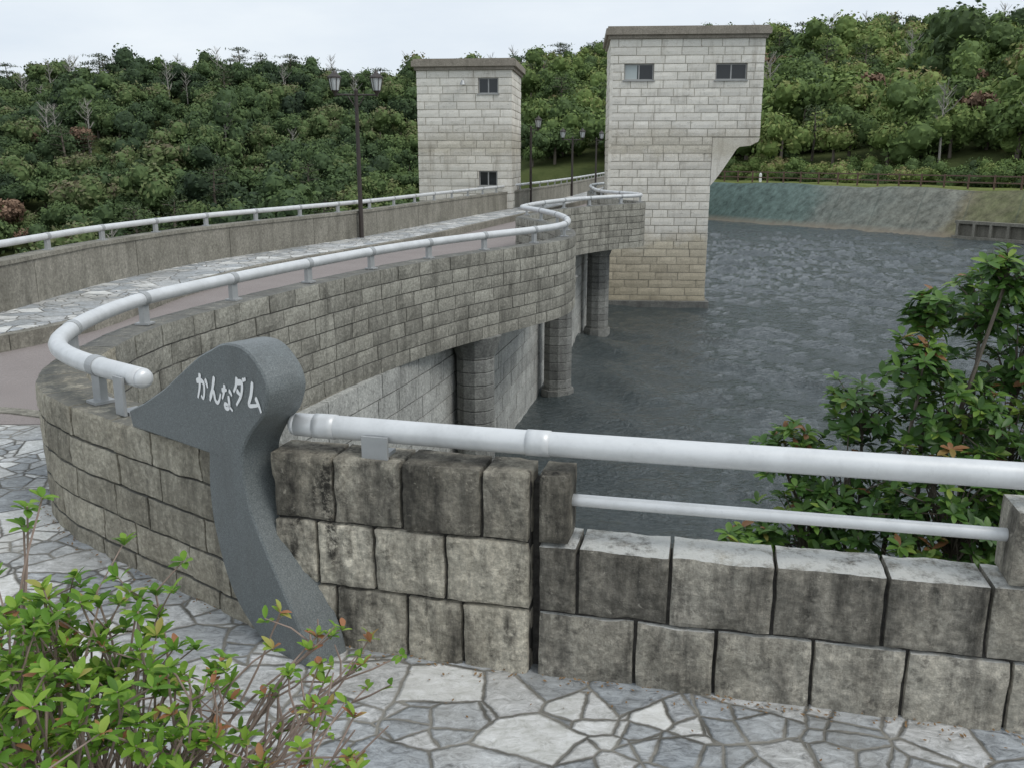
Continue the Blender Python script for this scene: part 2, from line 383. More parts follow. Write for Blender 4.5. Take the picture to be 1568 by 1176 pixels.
dirv=Vector((math.sin(az)*math.cos(el),math.cos(az)*math.cos(el),math.sin(el))); so.rotation_euler=dirv.to_track_quat('Z','Y').to_euler(); so.location=(5,-5,20)
# ------------------------------------------------------------------ key paths (world metres)
RP=Path([(-1.12,4.08),(-1.4,4.31),(-2.1,4.84),(-2.55,5.22),(-2.85,5.62),(-3.0,6.1),(-3.07,6.6),(-3.08,7.2),(-2.98,7.86),(-2.54,9.28),(-1.8,11.2),(-1.1,12.6),(-.33,13.8),(.3,14.7),(.75,15.5),(.98,16.4),(1.02,17.6),(.88,18.9),(.55,20.3),(.2,21.3)])
RP2=Path([(.2,21.3),(.55,22.7),(1.2,24.4),(2.0,25.8),(2.9,26.9),(3.6,27.5),(3.9,28.2),(3.75,29.2),(3.2,30.4),(2.95,31.6),(2.95,34.0),(3.3,38),(5,43),(7.,50),(9.5,60),(12.7,75),(16.,90)])
LP=Path([(-22,6.6),(-14,7.2),(-10.5,8.2),(-8.2,9.6),(-6.95,11.5),(-6.8,13.3),(-6.7,15),(-6.1,17.9),(-4.9,21),(-3.75,24),(-2.8,27.4),(-1.4,32.2),(.1,37.2),(1.6,42.5),(3.4,50),(5.5,60),(8.6,75),(12,90)],step=.4)
FACE=Path([(-2.98,5.6),(-2.98,6.6),(-2.3,9),(-1.1,12.9),(.1,18.2),(.65,20.9),(2.2,28.5),(3.3,33.6),(5.5,42),(10,60),(17,92)],step=.5)
FW=Path([(-1.06,3.99),(-.68,3.90),(.117,3.69),(1.81,3.31),(3.6,2.91),(6.5,2.2)],step=.1)
# ------------------------------------------------------------------ foreground wall
par=empty('stone_garden_wall')
mb=MB(); xs=FW.near(.117,3.69)
zs=[-.06,.3,.61,.925]
random.seed(3)
R1=(24,5,20)
wall(mb,FW,0,xs-.016,zs,.33,-.1,.11,R1,.006,.009,.0026,.22,wj=.003,fr=10,pitch=.003,tb=[.85,.75,.12])
block(mb,FW,xs+.016,xs+.15,-.1,.11,.615,.92,(10,5,18),.006,.007,.2,9,.002)
mb.obj('wall_blocks',M['fg'],False,par)
mb=MB()
wall(mb,FW,xs+.016,FW.L,zs[:3],.37,-.13,.11,R1,.006,.009,.0026,.18,wj=.003,fr=10,pitch=.003,tb=[.65,.25])
sr=FW.near(1.86,3.3)
block(mb,FW,sr+.0,sr+.3,-.1,.11,.615,.92,(10,5,18),.006,.007,.55,9,.002)
wall(mb,FW,sr+.31,FW.L,[.61,.92],.37,-.1,.1,(8,4,8),.008,.009,.003,.2,fr=9,pitch=.006)
mb.obj('low_wall_blocks',M['fg_low'],False,par)
mb=MB(); sweep(mb,FW,0.02,xs-.02,-.07,.085,-.5,.88,.2); sweep(mb,FW,xs+.02,FW.L-.02,-.07,.085,-.5,.57,.2); sweep(mb,FW,xs-.019,xs+.019,-.06,.03,-.5,.86,.2)
mb.obj('wall_core',M['mortar'],False,par)
# ------------------------------------------------------------------ water side parapets
par=empty('stone_parapet_wall')
random.seed(5)
rows=list(np.linspace(-.46,.84,8))
split=RP.near(-3.07,6.6)
mb=MB(); wall(mb,RP,0,split,rows,.42,-.15,.15,(12,3,8),.005,.007,.0016,.25,wj=.003,fr=9,pitch=.001)
mb.obj('near_blocks',M['u'],False,par)
mb=MB(); wall(mb,RP,split,RP.L,rows,.42,-.13,.15,(5,2,3),.005,.006,.0018,.25,wj=.004,fr=9,pitch=.002)
o=mb.obj('parapet_blocks',M['par'],False,par)
mb=MB(); sweep(mb,RP,.02,RP.L,-.122,.132,-.44,.81,.25); mb.obj('parapet_core',M['mortar2'],False,par)
par=empty('stone_parapet_wall')
mb=MB(); wall(mb,RP2,0,RP2.near(3.2,38),rows,.45,-.13,.15,(3,2,2),.006,.005,.003,.25,wj=.006,fr=9)
mb.obj('parapet_blocks',M['par'],False,par)
mb=MB(); sweep(mb,RP2,.02,RP2.L,-.12,.13,-.44,.82,.4); mb.obj('parapet_core',M['mortar2'],False,par)
par=empty('concrete_parapet_wall')
mb=MB(); s=0
while s<LP.L-1.:
    e=min(LP.L,s+3.0); sweep(mb,LP,s+.008,e-.008,-.13,.13,-.6,.80,.35,random.uniform(.1,.9)); s=e
mb.obj('parapet_panels',M['conc'],False,par)
mb=MB(); sweep(mb,LP,0,LP.L,-.155,.155,.802,.86,.35); mb.obj('coping',M['conc'],False,par)
# ------------------------------------------------------------------ guard rails
def rail(name,path,s0,s1,w,z,r,sp,plate=.06,joints=(),base=None):
    p=empty(name)
    q=np.linspace(s0,s1,int((s1-s0)/.08)+2); x,y=path.at(q,w); P=np.stack([x,y,np.full(len(q),z)],1)
    mb=MB(); mb.tube(P,r,24)
    for e,dn in((0,P[0]-P[1]),(-1,P[-1]-P[-2])):
        dn=dn/np.linalg.norm(dn); mb.tube([P[e]-dn*.005,P[e]+dn*.02,P[e]+dn*.035],[r*.999,r*.9,r*.5],24)
    for j in joints:
        qq=np.linspace(j-.05,j+.05,4); x,y=path.at(qq,w); mb.tube(np.stack([x,y,[z]*4],1),r*1.07,24)
    mb.obj('rail_tube',M['rail'],True,p)
    mb=MB(); s=s0+sp*.35
    while s<s1:
        x,y=path.at(s,w); yaw=path.yaw(s)
        zb=base if base is not None else z-.2
        mb.box((float(x),float(y),(z-r*.6+zb)/2),(plate,.022,(z-r*.6-zb)/2),yaw)
        mb.box((float(x),float(y),zb+.008),(plate*1.25,.06,.008),yaw)
        qq=np.linspace(s-plate*.8,s+plate*.8,3); a,b=path.at(qq,w); mb.tube(np.stack([a,b,[z]*3],1),r*1.1,24)
        s+=sp
    mb.obj('rail_posts',M['brk'],False,p)
    return p
def bracket(path,s,w,z,r,side,par,zb,hw=.06,foot=True):
    mb=MB(); x,y=path.at(s,w+side*(r+.012)); yaw=path.yaw(s)
    mb.box((float(x),float(y),(z+zb)/2-.01),(hw,.008,(z-zb)/2+.0),yaw)
    if foot: x,y=path.at(s,w); mb.box((float(x),float(y),zb-.012),(.05,.05,.02),yaw)
    mb.obj('bracket_plate',M['brk'],False,par)
sR=RP.near(-1.93,4.71)
pl_=rail('guard_rail',RP,sR,RP.L-.1,0.0,1.05,.055,1.35,.045,base=.84)
bracket(RP,sR+.13,0.,1.06,.055,-1,pl_,.85,.045)
rail('guard_rail',RP2,.15,RP2.L-1,0.0,1.05,.055,1.5,.045,base=.84)
rail('guard_rail',LP,0.5,LP.L-1,0.0,1.06,.05,1.6,.05,base=.86)
pr=rail('guard_rail',FW,0.10,FW.L-.1,.02,1.03,.052,40,.055,joints=(.24,xs-.0),base=.93)
bracket(FW,.50,.02,1.03,.052,1,pr,.93)
p=empty('guard_rail'); mb=MB(); q=np.linspace(xs+.12,sr+.05,30); x,y=FW.at(q,0.02); mb.tube(np.stack([x,y,[.79]*30],1),.026,16)
mb.obj('lower_rail_tube',M['rail'],True,p)
# ------------------------------------------------------------------ sign monument
p=empty('dam_name_sign_monument')
A=np.array([-1.94,4.46]); D=np.array([.78,-.626]); B=np.array([.626,.78])
ol=[(0,.95),(.02,.868),(.35,.868),(.69,.868),(.672,.75),(.668,.66),(.675,.55),(.70,.43),(.75,.28),(.83,.15),(.95,.05),(1.08,-.03),(1.36,-.03),(1.33,.08),(1.26,.21),(1.15,.368),(1.06,.51),(.985,.64),(.952,.76),(.944,.87),(.955,.93),(1.0,1.0),(1.05,1.055),(1.12,1.12),(1.16,1.20),(1.165,1.25),(1.14,1.31),(1.07,1.375),(1.0,1.405),(.93,1.41),(.85,1.40),(.77,1.365),(.65,1.31),(.5,1.215),(.35,1.12),(.15,1.015)]
ol2=[]
for i in range(len(ol)):
    a=ol[i];b=ol[(i+1)%len(ol)]
    ol2.append(a)
    if 12<i<=31 or 3<i<10:
        p0=np.array(ol[i-1]);p1=np.array(a);p2=np.array(b);p3=np.array(ol[(i+2)%len(ol)])
        for t_ in(.33,.66): ol2.append(tuple(.5*((2*p1)+(-p0+p2)*t_+(2*p0-5*p1+4*p2-p3)*t_**2+(-p0+3*p1-3*p2+p3)*t_**3)))
ol=ol2
bm=MB(); n=len(ol)
tri=tessellate_polygon([[Vector((a,b,0)) for a,b in ol]])
bev=.008
def P3(e,z,d): q=A+D*e+B*d; return (q[0],q[1],z)
off=[]
area=sum(ol[i][0]*ol[(i+1)%n][1]-ol[(i+1)%n][0]*ol[i][1] for i in range(n))
sg=1 if area>0 else -1
for i in range(n):
    a=np.array(ol[i-1]);b=np.array(ol[i]);c=np.array(ol[(i+1)%n])
    t1=(b-a)/np.linalg.norm(b-a);t2=(c-b)/np.linalg.norm(c-b); tt=t1+t2; tt/=np.linalg.norm(tt)+1e-9
    nn=np.array([-tt[1],tt[0]])*sg; off.append(b+nn*bev)
V=[P3(*off[i],0) for i in range(n)]+[P3(*ol[i],bev) for i in range(n)]+[P3(*ol[i],.20) for i in range(n)]+[P3(*off[i],.208) for i in range(n)]
F=[tuple(q) for q in tri]+[tuple(3*n+i for i in q) for q in tri]
for r in range(3):
    for i in range(n):
        j=(i+1)%n; F.append((r*n+i,r*n+j,(r+1)*n+j,(r+1)*n+i))
bm.add(V,F); so_=bm.obj('carved_stone',M['gran'],False,p)
b_=bmesh.new(); b_.from_mesh(so_.data); bmesh.ops.recalc_face_normals(b_,faces=b_.faces); b_.to_mesh(so_.data); b_.free()
G=[[[(.05,.66),(.3,.72),(.55,.70),(.66,.58),(.62,.28),(.5,.08),(.36,.18)],[(.38,.98),(.3,.5),(.08,.05)],[(.78,.82),(.88,.7),(.95,.52)]],
[[(.55,.98),(.35,.55),(.05,.03)],[(.1,.12),(.3,.42),(.43,.42),(.5,.15),(.65,.04),(.82,.14),(.98,.42)]],
[[(.05,.76),(.3,.77),(.5,.82)],[(.34,1.0),(.22,.65),(.05,.40)],[(.68,.82),(.82,.74),(.92,.62)],[(.62,.6),(.64,.25),(.48,.06),(.26,.10),(.28,.24),(.55,.2),(.9,.03)]],
[[(.35,1.0),(.25,.7),(.03,.45)],[(.3,.82),(.7,.84),(.6,.42),(.18,.0)],[(.28,.55),(.6,.38)],[(.80,1.02),(.87,.9)],[(.94,1.05),(1.0,.94)]],
[[(.48,1.0),(.32,.55),(.12,.18),(.5,.2),(.88,.28)],[(.62,.5),(.8,.3),(.97,.02)]]]
mb=MB(); EO=[0,.097,.196,.287,.385]; SZ=[.098,.096,.088,.098,.10]
for gi,gl in enumerate(G):
    e0=.635+EO[gi]; sz=SZ[gi]; zb=1.118+.004*gi-(.02 if gi==2 else 0)+(.01 if gi==3 else 0)
    for si,st in enumerate(gl):
        c=catmull(np.array(st),.06); m=len(c); T=np.gradient(c,axis=0); T/=np.linalg.norm(T,axis=1)[:,None]+1e-9
        tt=np.linspace(0,1,m); wd=.105*(1-.5*tt)*np.minimum(1,tt*6+.6)
        N=np.stack([-T[:,1],T[:,0]],1); Lf=c+N*wd[:,None]; Rt=c-N*wd[:,None]
        V=[];F=[]
        for s_ in(Lf,Rt):
            for a,b in s_: V.append(P3(e0+a*sz,zb+b*sz*1.3,-.003-.0004*si))
        for i in range(m-1): F.append((i,i+1,m+i+1,m+i))
        mb.add(V,F)
mb.obj('lettering',M['white'],False,p)
# ------------------------------------------------------------------ plaza, road, deck
def poly(name,pts,z,mat,depth=0,parent=None):
    mb=MB(); n=len(pts); tri=tessellate_polygon([[Vector((a,b,0)) for a,b in pts]])
    V=[(a,b,z) for a,b in pts]; F=[]
    for q in tri:
        a,b,c=[pts[i] for i in q]
        cr=(b[0]-a[0])*(c[1]-a[1])-(b[1]-a[1])*(c[0]-a[0]); F.append(tuple(q) if cr>0 else tuple(q)[::-1])
    if depth:
        V+=[(a,b,z-depth) for a,b in pts]
        for i in range(n): j=(i+1)%n; F.append((i,j,n+j,n+i))
        F+=[tuple(n+i for i in q) for q in F[:len(tri)]]
    mb.add(V,F); return mb.obj(name,mat,False,parent)
up=[(float(a),float(b)) for a,b in RP.p[:int(np.argmin(abs(RP.s-RP.near(-3.08,7.4))))+1:4]]
fwp=[(float(a),float(b)) for a,b in FW.p[::6]]
plaza=[(-30,-14),(14,-14),(14,.5),(6.5,2.2)]+fwp[::-1][1:]+up+[(-3.15,7.9),(-5.2,8.6),(-8.5,9.3),(-12,7.6),(-22,6.6),(-30,6.5)]
poly('plaza_pavement',plaza,0,M['pave'],1.)
ys=np.linspace(7.4,89,160)
lpp=LP.p[LP.s>LP.near(-10.5,8.2)]
lx=lambda y: np.interp(y,np.maximum.accumulate(lpp[:,1])+np.arange(len(lpp))*1e-6,lpp[:,0])
RA=np.vstack([RP.p[RP.s>RP.near(-3.08,7.2)],RP2.p])
rx=lambda y: np.interp(y,np.maximum.accumulate(RA[:,1])+np.arange(len(RA))*1e-6,RA[:,0])
Rpts=[(float(rx(y)),float(y)) for y in ys]; Lpts=[(float(max(-10.5,lx(y))) if y>8.3 else -10.5,float(max(y,8.2))) for y in ys]
dam=empty('dam')
mb=MB(); n=len(ys); V=[];F=[]
for z in(-.02,-.45):
    for a in(Rpts,Lpts): V+=[(x,y,z) for x,y in a]
for i in range(n-1):
    F.append((i,i+1,n+i+1,n+i)); F.append((2*n+i,3*n+i,3*n+i+1,2*n+i+1))
mb.add(V,F); mb.obj('deck_slab',M['conc'],False,dam)
mb=MB(); V=[(float(rx(y))-.1,float(y),.006) for y in ys]+[(float(max(lx(y)+1.35,-9.2)) if y>8.3 else -9.5,float(y),.006) for y in ys]
F=[(i,i+1,n+i+1,n+i) for i in range(n-1)]; mb.add(V,F)
mb.obj('road_asphalt',M['asph'])
poly('approach_road',[(-3.2,7.35),(-3.2,8.6),(-9.6,9.0),(-14,7.0),(-30,6.2),(-30,3.6),(-14,5.0),(-8,7.3),(-5,8.0)],.011,M['asph'])
EDGE=Path([(-14,4.95),(-8,7.22),(-5,7.93),(-3.25,7.35)],step=.3)
mb=MB(); sweep(mb,EDGE,0,EDGE.L,-.02,.13,-.1,.018,.3); mb.obj('drain_edging_pavement',M['conc'])
lq0=LP.near(-10.5,8.2)
par=empty('sidewalk')
mb=MB(); sweep(mb,LP,lq0,LP.L,.13,1.36,-.3,.20,.4); mb.obj('paving',M['pave'],False,par)
mb=MB(); s=lq0
while s<LP.L: e=min(LP.L,s+.9); sweep(mb,LP,s+.004,e-.004,1.363,1.50,-.3,.195,.3,random.random()); s=e
mb.obj('kerb',M['conc'],False,par)
mb=MB(); fy=np.linspace(5.6,91,150); fx=np.interp(fy,FACE.p[:,1],FACE.p[:,0]); V=[];F=[];n=len(fy)
for z in(-.44,-9.): V+=[(a-.12,b,z) for a,b in zip(fx,fy)]
lxx=[float(lx(max(y,9.5)))+.2 for y in fy]
V+=[(a,b,-.44) for a,b in zip(lxx,fy)]+[(a-6,b,-18) for a,b in zip(lxx,fy)]
for i in range(n-1): F.append((i,n+i,n+i+1,i+1)); F.append((2*n+i,2*n+i+1,3*n+i+1,3*n+i))
mb.add(V,F); mb.obj('dam_body',M['conc'],False,dam)
random.seed(9)
mb=MB(); wall(mb,FACE,0,FACE.near(3.3,33.6),list(np.arange(-3.75,-.4,.3)),.6,-.2,.0,(3,1,2),.006,.004,.002,.2,wj=.004,tj=.35); mb.obj('upstream_face_blocks',M['face'],False,dam)
for (px,py,r) in((-.56,13.75,.30),(1.06,20.7,.33),(2.68,28.4,.35)):
    mb=MB(); z=-4.2
    while z<-.5:
        m=10; h=.2; tt=random.uniform(.1,.9)
        an=np.linspace(0,2*math.pi,m,endpoint=False)+.3; V=[];F=[]
        for zz,rr in((z+.003,r-.010),(z+.014,r),(z+h-.014,r),(z+h-.003,r-.010)):
            V+=[(px+rr*math.cos(a),py+rr*math.sin(a),zz) for a in an]
        for q in range(3):
            for j in range(m): F.append((q*m+j,q*m+(j+1)%m,(q+1)*m+(j+1)%m,(q+1)*m+j))
        F.append(tuple(3*m+j for j in range(m)))
        mb.add(V,F,tt); z+=h
    o=mb.obj('pillar',M['col'],False,dam)
    mb=MB()
    mb.tube([(px,py,-4.3),(px,py,-3.05)],r+.06,10); mb.tube([(px,py,-.75),(px,py,-.45)],[r+.01,r+.12],10)
    mb.obj('pillar_foot_and_head',M['col'],False,dam)
# ------------------------------------------------------------------ towers
BF=[(3,2,1,0),(4,5,6,7),(0,1,5,4),(1,2,6,5),(2,3,7,6),(3,0,4,7)]
def tower(name,cx,cy,yaw,w,d,z0,z1,upper=None,wins=(),row=.28):
    p=empty(name); X=np.array([math.cos(yaw),math.sin(yaw)]); Y=np.array([-math.sin(yaw),math.cos(yaw)])
    c=np.array([cx,cy]); L=lambda u,v: tuple(c+X*u+Y*v)
    mb=MB(); core=MB()
    def pl(a,b): return Path([a,b],smooth=False)
    def side(a,b,za,zb,holes=()):
        pa=pl(L(*a),L(*b)); n_=max(1,int(round((zb-za)/row))); zs=list(np.linspace(za,zb,n_+1))
        hs=[]
        for h in holes:
            k0=min(zs,key=lambda q:abs(q-h[2]));k1=min(zs,key=lambda q:abs(q-h[3])); hs.append((h[0],h[1],k0,k1))
        wall(mb,pa,0,pa.L,zs,.72,-.12,.0,(4,1,2),.009,.006,.0035,.3,hs,.008,5.)
        return hs
    def cbox(u0,u1,v0,v1,za,zb):
        q=[L(u0,v0),L(u1,v0),L(u1,v1),L(u0,v1)]
        core.add([(a,b,za) for a,b in q]+[(a,b,zb) for a,b in q],BF)
    if upper:
        uw,zc,zm=upper
        side((0,0),(w,0),z0,zc); 
        side((w,0),(w,d),z0,zc); side((w,d),(0,d),z0,zc); side((0,d),(0,0),z0,z1)
        side((0,0),(w,0),zc,zm); side((w,d),(0,d),zc,zm)
        hh=side((0,0),(uw,0),zm,z1,wins); side((uw,0),(uw,d),zm,z1); side((uw,d),(0,d),zm,z1)
        cbox(.03,w-.03,.03,d-.03,z0,zc+.1); cbox(.03,uw-.03,.22,d-.06,zm-.0,z1); cbox(.03,w-.03,.03,d-.03,zc,zm+.01)
        prof=[(w,zc)]+[(w+(uw-w)*.52*(t_**.9),zc+(zm-.42-zc)*t_) for t_ in np.linspace(.15,1,5)]+[(w+(uw-w)*.58,zm-.34),(uw-.32,zm-.30),(uw-.05,zm-.16),(uw,zm-.02),(w,zm-.02)]
        n=len(prof); V=[(*L(a,.0),b) for a,b in prof]+[(*L(a,d),b) for a,b in prof]
        F=[tuple(range(n)),tuple(range(2*n-1,n-1,-1))]+[(i,n+i,n+(i+1)%n,(i+1)%n) for i in range(n)]
        cb=MB(); cb.add(V,F,.4); cb.obj('corbel',M['tower'],False,p)
    else:
        uw=w
        hh=side((0,0),(w,0),z0,z1,wins); side((w,0),(w,d),z0,z1); side((w,d),(0,d),z0,z1); side((0,d),(0,0),z0,z1)
        cbox(.03,w-.03,.22,d-.03,z0,z1)
    mb.obj('block_walls',M['tower'],False,p); core.obj('core',M['mortar_light'],False,p)
    bk=MB()
    def bb(u0,u1,za,zb):
        if u1-u0<.01 or zb-za<.01: return
        q=[L(u0,.022),L(u1,.022),L(u1,.10),L(u0,.10)]
        bk.add([(a,b,za) for a,b in q]+[(a,b,zb) for a,b in q],BF)
    zl=upper[2] if upper else z0
    zcur=zl; lev=sorted(set([h[2] for h in hh]))
    for zv in lev:
        g_=sorted([h for h in hh if h[2]==zv]); bb(.03,uw-.03,zcur,zv); u=.03
        for h in g_: bb(u,h[0],zv,h[3]); u=h[1]
        bb(u,uw-.03,zv,g_[0][3]); zcur=g_[0][3]
    bb(.03,uw-.03,zcur,z1)
    bk.obj('joint_backing',M['mortar_light'],False,p)
    r=MB()
    def rb(o_,za,zb):
        q=[L(-o_,-o_),L(uw+o_,-o_),L(uw+o_,d+o_),L(-o_,d+o_)]
        r.add([(a,b,za) for a,b in q]+[(a,b,zb) for a,b in q],BF)
    rb(.07,z1,z1+.12); rb(.16,z1+.122,z1+.33); rb(.1,z1+.332,z1+.40)
    r.obj('roof_slab',M['roof'],False,p)
    fr=MB();gl=MB();bl=MB()
    for i,(a,b,za,zb) in enumerate(hh):
        wn=wins[i]
        def pb(m_,u0,u1,v0,v1,y0,y1):
            q=[L(u0,v0),L(u1,v0),L(u1,v1),L(u0,v1)]
            m_.add([(x,y,y0) for x,y in q]+[(x,y,y1) for x,y in q],BF)
        f=.04
        pb(fr,a,b,.105,.16,za,za+f);pb(fr,a,b,.105,.16,zb-f,zb);pb(fr,a,a+f,.106,.159,za+f,zb-f);pb(fr,b-f,b,.106,.159,za+f,zb-f)
        m_=(a+b)/2; pb(fr,m_-.022,m_+.022,.107,.158,za+f,zb-f)
        pb(fr,a-.05,b+.05,-.04,.10,za-.04,za-.002)
        pb(gl,a+f,b-f,.135,.205,za+f,zb-f)
        if wn[4]: pb(bl,a+f,a+f+.4*(b-a),.115,.133,za+f,zb-f)
    fr.obj('window_frames',M['frame'],False,p); gl.obj('window_glass',M['glass'],False,p)
    bl.obj('window_blinds',M['blind'],False,p)
    return p,L
y6=math.radians(-4)
random.seed(21)
pT,LT=tower('dam_intake_tower',3.42,33.6,y6,3.66,4.,-4.2,6.12,(5.3,1.16,2.84),[(.5,1.52,4.85,5.4,True),(3.65,4.72,4.85,5.4,False)])
mb=MB(); 
q=[LT(-.12,-.25),LT(3.78,-.25),LT(3.78,4.1),LT(-.12,4.1)]
mb.add([(a,b,-4.5) for a,b in q]+[(a,b,-2.98) for a,b in q],BF,.1); mb.obj('footing',M['col'],False,pT)
pT2,LT2=tower('dam_control_tower',-3.6,36.1,y6-math.radians(2),3.62,3.6,-6,5.3,None,[(2.35,3.1,4.52,5.0,False),(2.35,3.05,1.2,1.66,False)])
mb=MB(); mb.tube([(*LT2(1.8,0),4.8),(*LT2(1.8,-.22),4.88)],.03,8); mb.tube([(*LT2(1.8,-.22),4.92),(*LT2(1.8,-.22),4.76)],[.05,.12],10); mb.obj('wall_light',M['brk'],False,pT2)
# ------------------------------------------------------------------ street lamps
def lamp(x,y,zb,H,double,yaw=0):
    p=empty('street_lamp',(0,0,0)); mb=MB(); g=MB()
    mb.tube([(x,y,zb),(x,y,zb+.5),(x,y,zb+.55),(x,y,H-.75),(x,y,H-.55)],[.085,.085,.06,.045,.045],12)
    mb.tube([(x,y,H-.6),(x,y,H-.42),(x,y,H-.36)],[.03,.05,.01],10)
    ax=(math.cos(yaw),math.sin(yaw)); heads=[-.5,.5] if double else [.3]
    mb.tube([(x+ax[0]*min(heads[0],-.05),y+ax[1]*min(heads[0],-.05),H-.52),(x+ax[0]*heads[-1],y+ax[1]*heads[-1],H-.52)],.022,8)
    mb.tube([(x,y,H-.85),(x+ax[0]*.2,y+ax[1]*.2,H-.55)],.014,6)
    if double: mb.tube([(x,y,H-.85),(x-ax[0]*.2,y-ax[1]*.2,H-.55)],.014,6)
    for h in heads:
        cx,cy=x+ax[0]*h,y+ax[1]*h
        mb.tube([(cx,cy,H-.56),(cx,cy,H-.48),(cx,cy,H-.42)],[.02,.05,.11],6)
        g.tube([(cx,cy,H-.42),(cx,cy,H-.14)],[.09,.145],6)
        mb.tube([(cx,cy,H-.14),(cx,cy,H-.11),(cx,cy,H-.02),(cx,cy,H+.05)],[.18,.18,.06,.012],6)
        for j in range(6):
            a=j*math.pi/3
            mb.tube([(cx+.1*math.cos(a),cy+.1*math.sin(a),H-.42),(cx+.155*math.cos(a),cy+.155*math.sin(a),H-.13)],.009,4)
    mb.obj('pole_and_frame',M['pole'],False,p); g.obj('lantern_glass',M['lglass'],False,p)
lamp(-3.78,23.2,-.4,4.15,True,.1)
lamp(.78,39.0,-.4,3.75,False,.1)
lamp(3.05,47.6,-.4,3.5,True,.1); lamp(5.0,56,-.4,3.6,False,.1)
# ------------------------------------------------------------------ water : rippled sheet
rs=np.random.RandomState(3)
wx=np.concatenate([[-2.9],np.arange(-2.6,26,.14),np.arange(26,60,.4),[80,140]]); wy=np.concatenate([[3.],np.arange(5.,38,.12),np.arange(38,96,.3)])
WX,WY=np.meshgrid(wx,wy,indexing='ij'); WZ=np.zeros_like(WX)
wpx=WX+.5*vnoise(np.stack([WX*.35,WY*.35,WX*0],-1)); wpy=WY+.5*vnoise(np.stack([WX*.35,WY*.35,WX*0+9],-1))
gust=.75+.5*vnoise(np.stack([WX*.12,WY*.09,WX*0+4],-1))
for i in range(24):
    lam=.40*1.09**i; th=math.radians(65)+rs.normal()*.6; kx,ky=math.cos(th)*2*math.pi/lam,math.sin(th)*2*math.pi/lam
    WZ+=np.sin(wpx*kx+wpy*ky+rs.rand()*6.28)*lam*.0135
fade=np.clip((62-WX)/20,0,1)*np.clip((97-WY)/10,0,1)
WZ=WZ*gust*fade-3.2
nyw=len(wy); fl=np.interp(wy,FACE.p[:,1],FACE.p[:,0])-.12
V=np.stack([WX,WY,WZ],-1).reshape(-1,3); F=[]
for i in range(len(wx)-1):
    for j in range(nyw-1):
        if wx[i+1]<fl[j]-.05: continue
        F.append((i*nyw+j,(i+1)*nyw+j,(i+1)*nyw+j+1,i*nyw+j+1))
mb=MB(); mb.add(V,F); mb.obj('reservoir_water',M['water'],True)
# ------------------------------------------------------------------ terrain
SA=np.array([-.2,.05,.105,.2147,.34,.471,.554,.8,1.2]); SY=np.array([94,94,93,79.8,71,62.4,57.7,47,38.])
shore=lambda a:np.interp(a,SA,SY)
UU=np.array([-1500,-200,0,120,250,400,500,640,720,800,860,950,1165,1250,1400,1568,1800,3000]); EE=np.array([.085,.079,.081,.088,.095,.096,.086,.083,.083,.090,.106,.118,.120,.126,.132,.139,.143,.12])
AA=(UU-784)/1400/1.055
ss=lambda t:(lambda q:q*q*(3-2*q))(np.clip(t,0,1))
def hz(x,y):
    x=np.asarray(x,float);y=np.asarray(y,float)
    a=x/np.maximum(y,20); Yr=190
    rz=(np.interp(a,AA,EE)-.027)*Yr+2.2
    lf=ss((.02-a)/.1)
    y0=shore(a)+8; y0=y0*(1-lf)+84*lf; base=-.2*(1-lf)-15*lf
    t=np.clip((y-y0)/(Yr-y0),0,1); prof=np.power(t,.85)
    z=base+(rz-base)*prof
    z=np.where(y>Yr,rz-(y-Yr)*.06,z)
    z=z+vnoise(np.stack([x*.03,y*.03,x*0],-1))*2.8*ss((y-y0)/30)*ss((Yr-y)/40+.35)
    z=np.where(y>500,-10,z)
    d=(y-shore(a))
    z=np.where((y<y0)&(lf<.5),-7+6.8*ss((d-5)/4),z)
    xf=np.interp(y,FACE.p[:,1],FACE.p[:,0])
    val=-.6-14.4*ss((y-9)/18)
    z=np.where((y<y0)&(x<xf-2.5),np.where(lf>.5,np.where(y<60,val,base),val*0-15),z)
    nearl=(y<9)&(x>-4)
    z=np.where(nearl,-.9-6.1*ss((y-3.6+x*.2)/3.6),z)
    z=np.where((y<9)&(x<=-4),-.6,z)
    return z
def axis(lo,hi,dl,dh,ds,cs):
    a=np.arange(dl,dh,ds); b=np.arange(dh,hi,cs); c=np.arange(lo,dl,cs)
    return np.concatenate([[-4000,-1500,-700],c,a,b,[hi,700,1500,4000]])
gx=axis(-250,250,-12,14,1.,3.2); gy=axis(-40,300,-2,14,1.,3.2); gx.sort(); gy.sort()
GX,GY=np.meshgrid(gx,gy,indexing='ij'); GZ=hz(GX,GY)
far=(abs(GX)>400)|(abs(GY)>400); GZ=np.where(far,-8,GZ)
V=np.stack([GX,GY,GZ],-1).reshape(-1,3); ny=len(gy)
F=[(i*ny+j,(i+1)*ny+j,(i+1)*ny+j+1,i*ny+j+1) for i in range(len(gx)-1) for j in range(ny-1)]
mb=MB(); mb.add(V,F,0.15); mb.obj('ground_terrain',M['ground'],True)
SP=Path([(9,96),(13,87),(17.2,79.8),(23,71.5),(29.4,62.4),(32.6,57.7),(39,50),(50,40),(64,31)],step=1.)
nq=90; q=np.linspace(0,SP.L,nq)
def strip(name,rows_,mat,tints):
    mb=MB();V=[];T=[];F=[];m=len(rows_)
    for (w_,z_) in rows_:
        x,y=SP.at(q,-w_); zz=z_+vnoise(np.stack([x*.4,y*.4,x*0+w_],-1))*.12
        V.append(np.stack([x,y,zz],1)); T.append(tints)
    for k in range(m-1):
        for i in range(nq-1): F.append((k*nq+i,k*nq+i+1,(k+1)*nq+i+1,(k+1)*nq+i))
    mb.add(np.concatenate(V),F,np.concatenate(T)); return mb.obj(name,mat,True)
s1=SP.near(17.2,79.8);s2=SP.near(29.6,62.4)
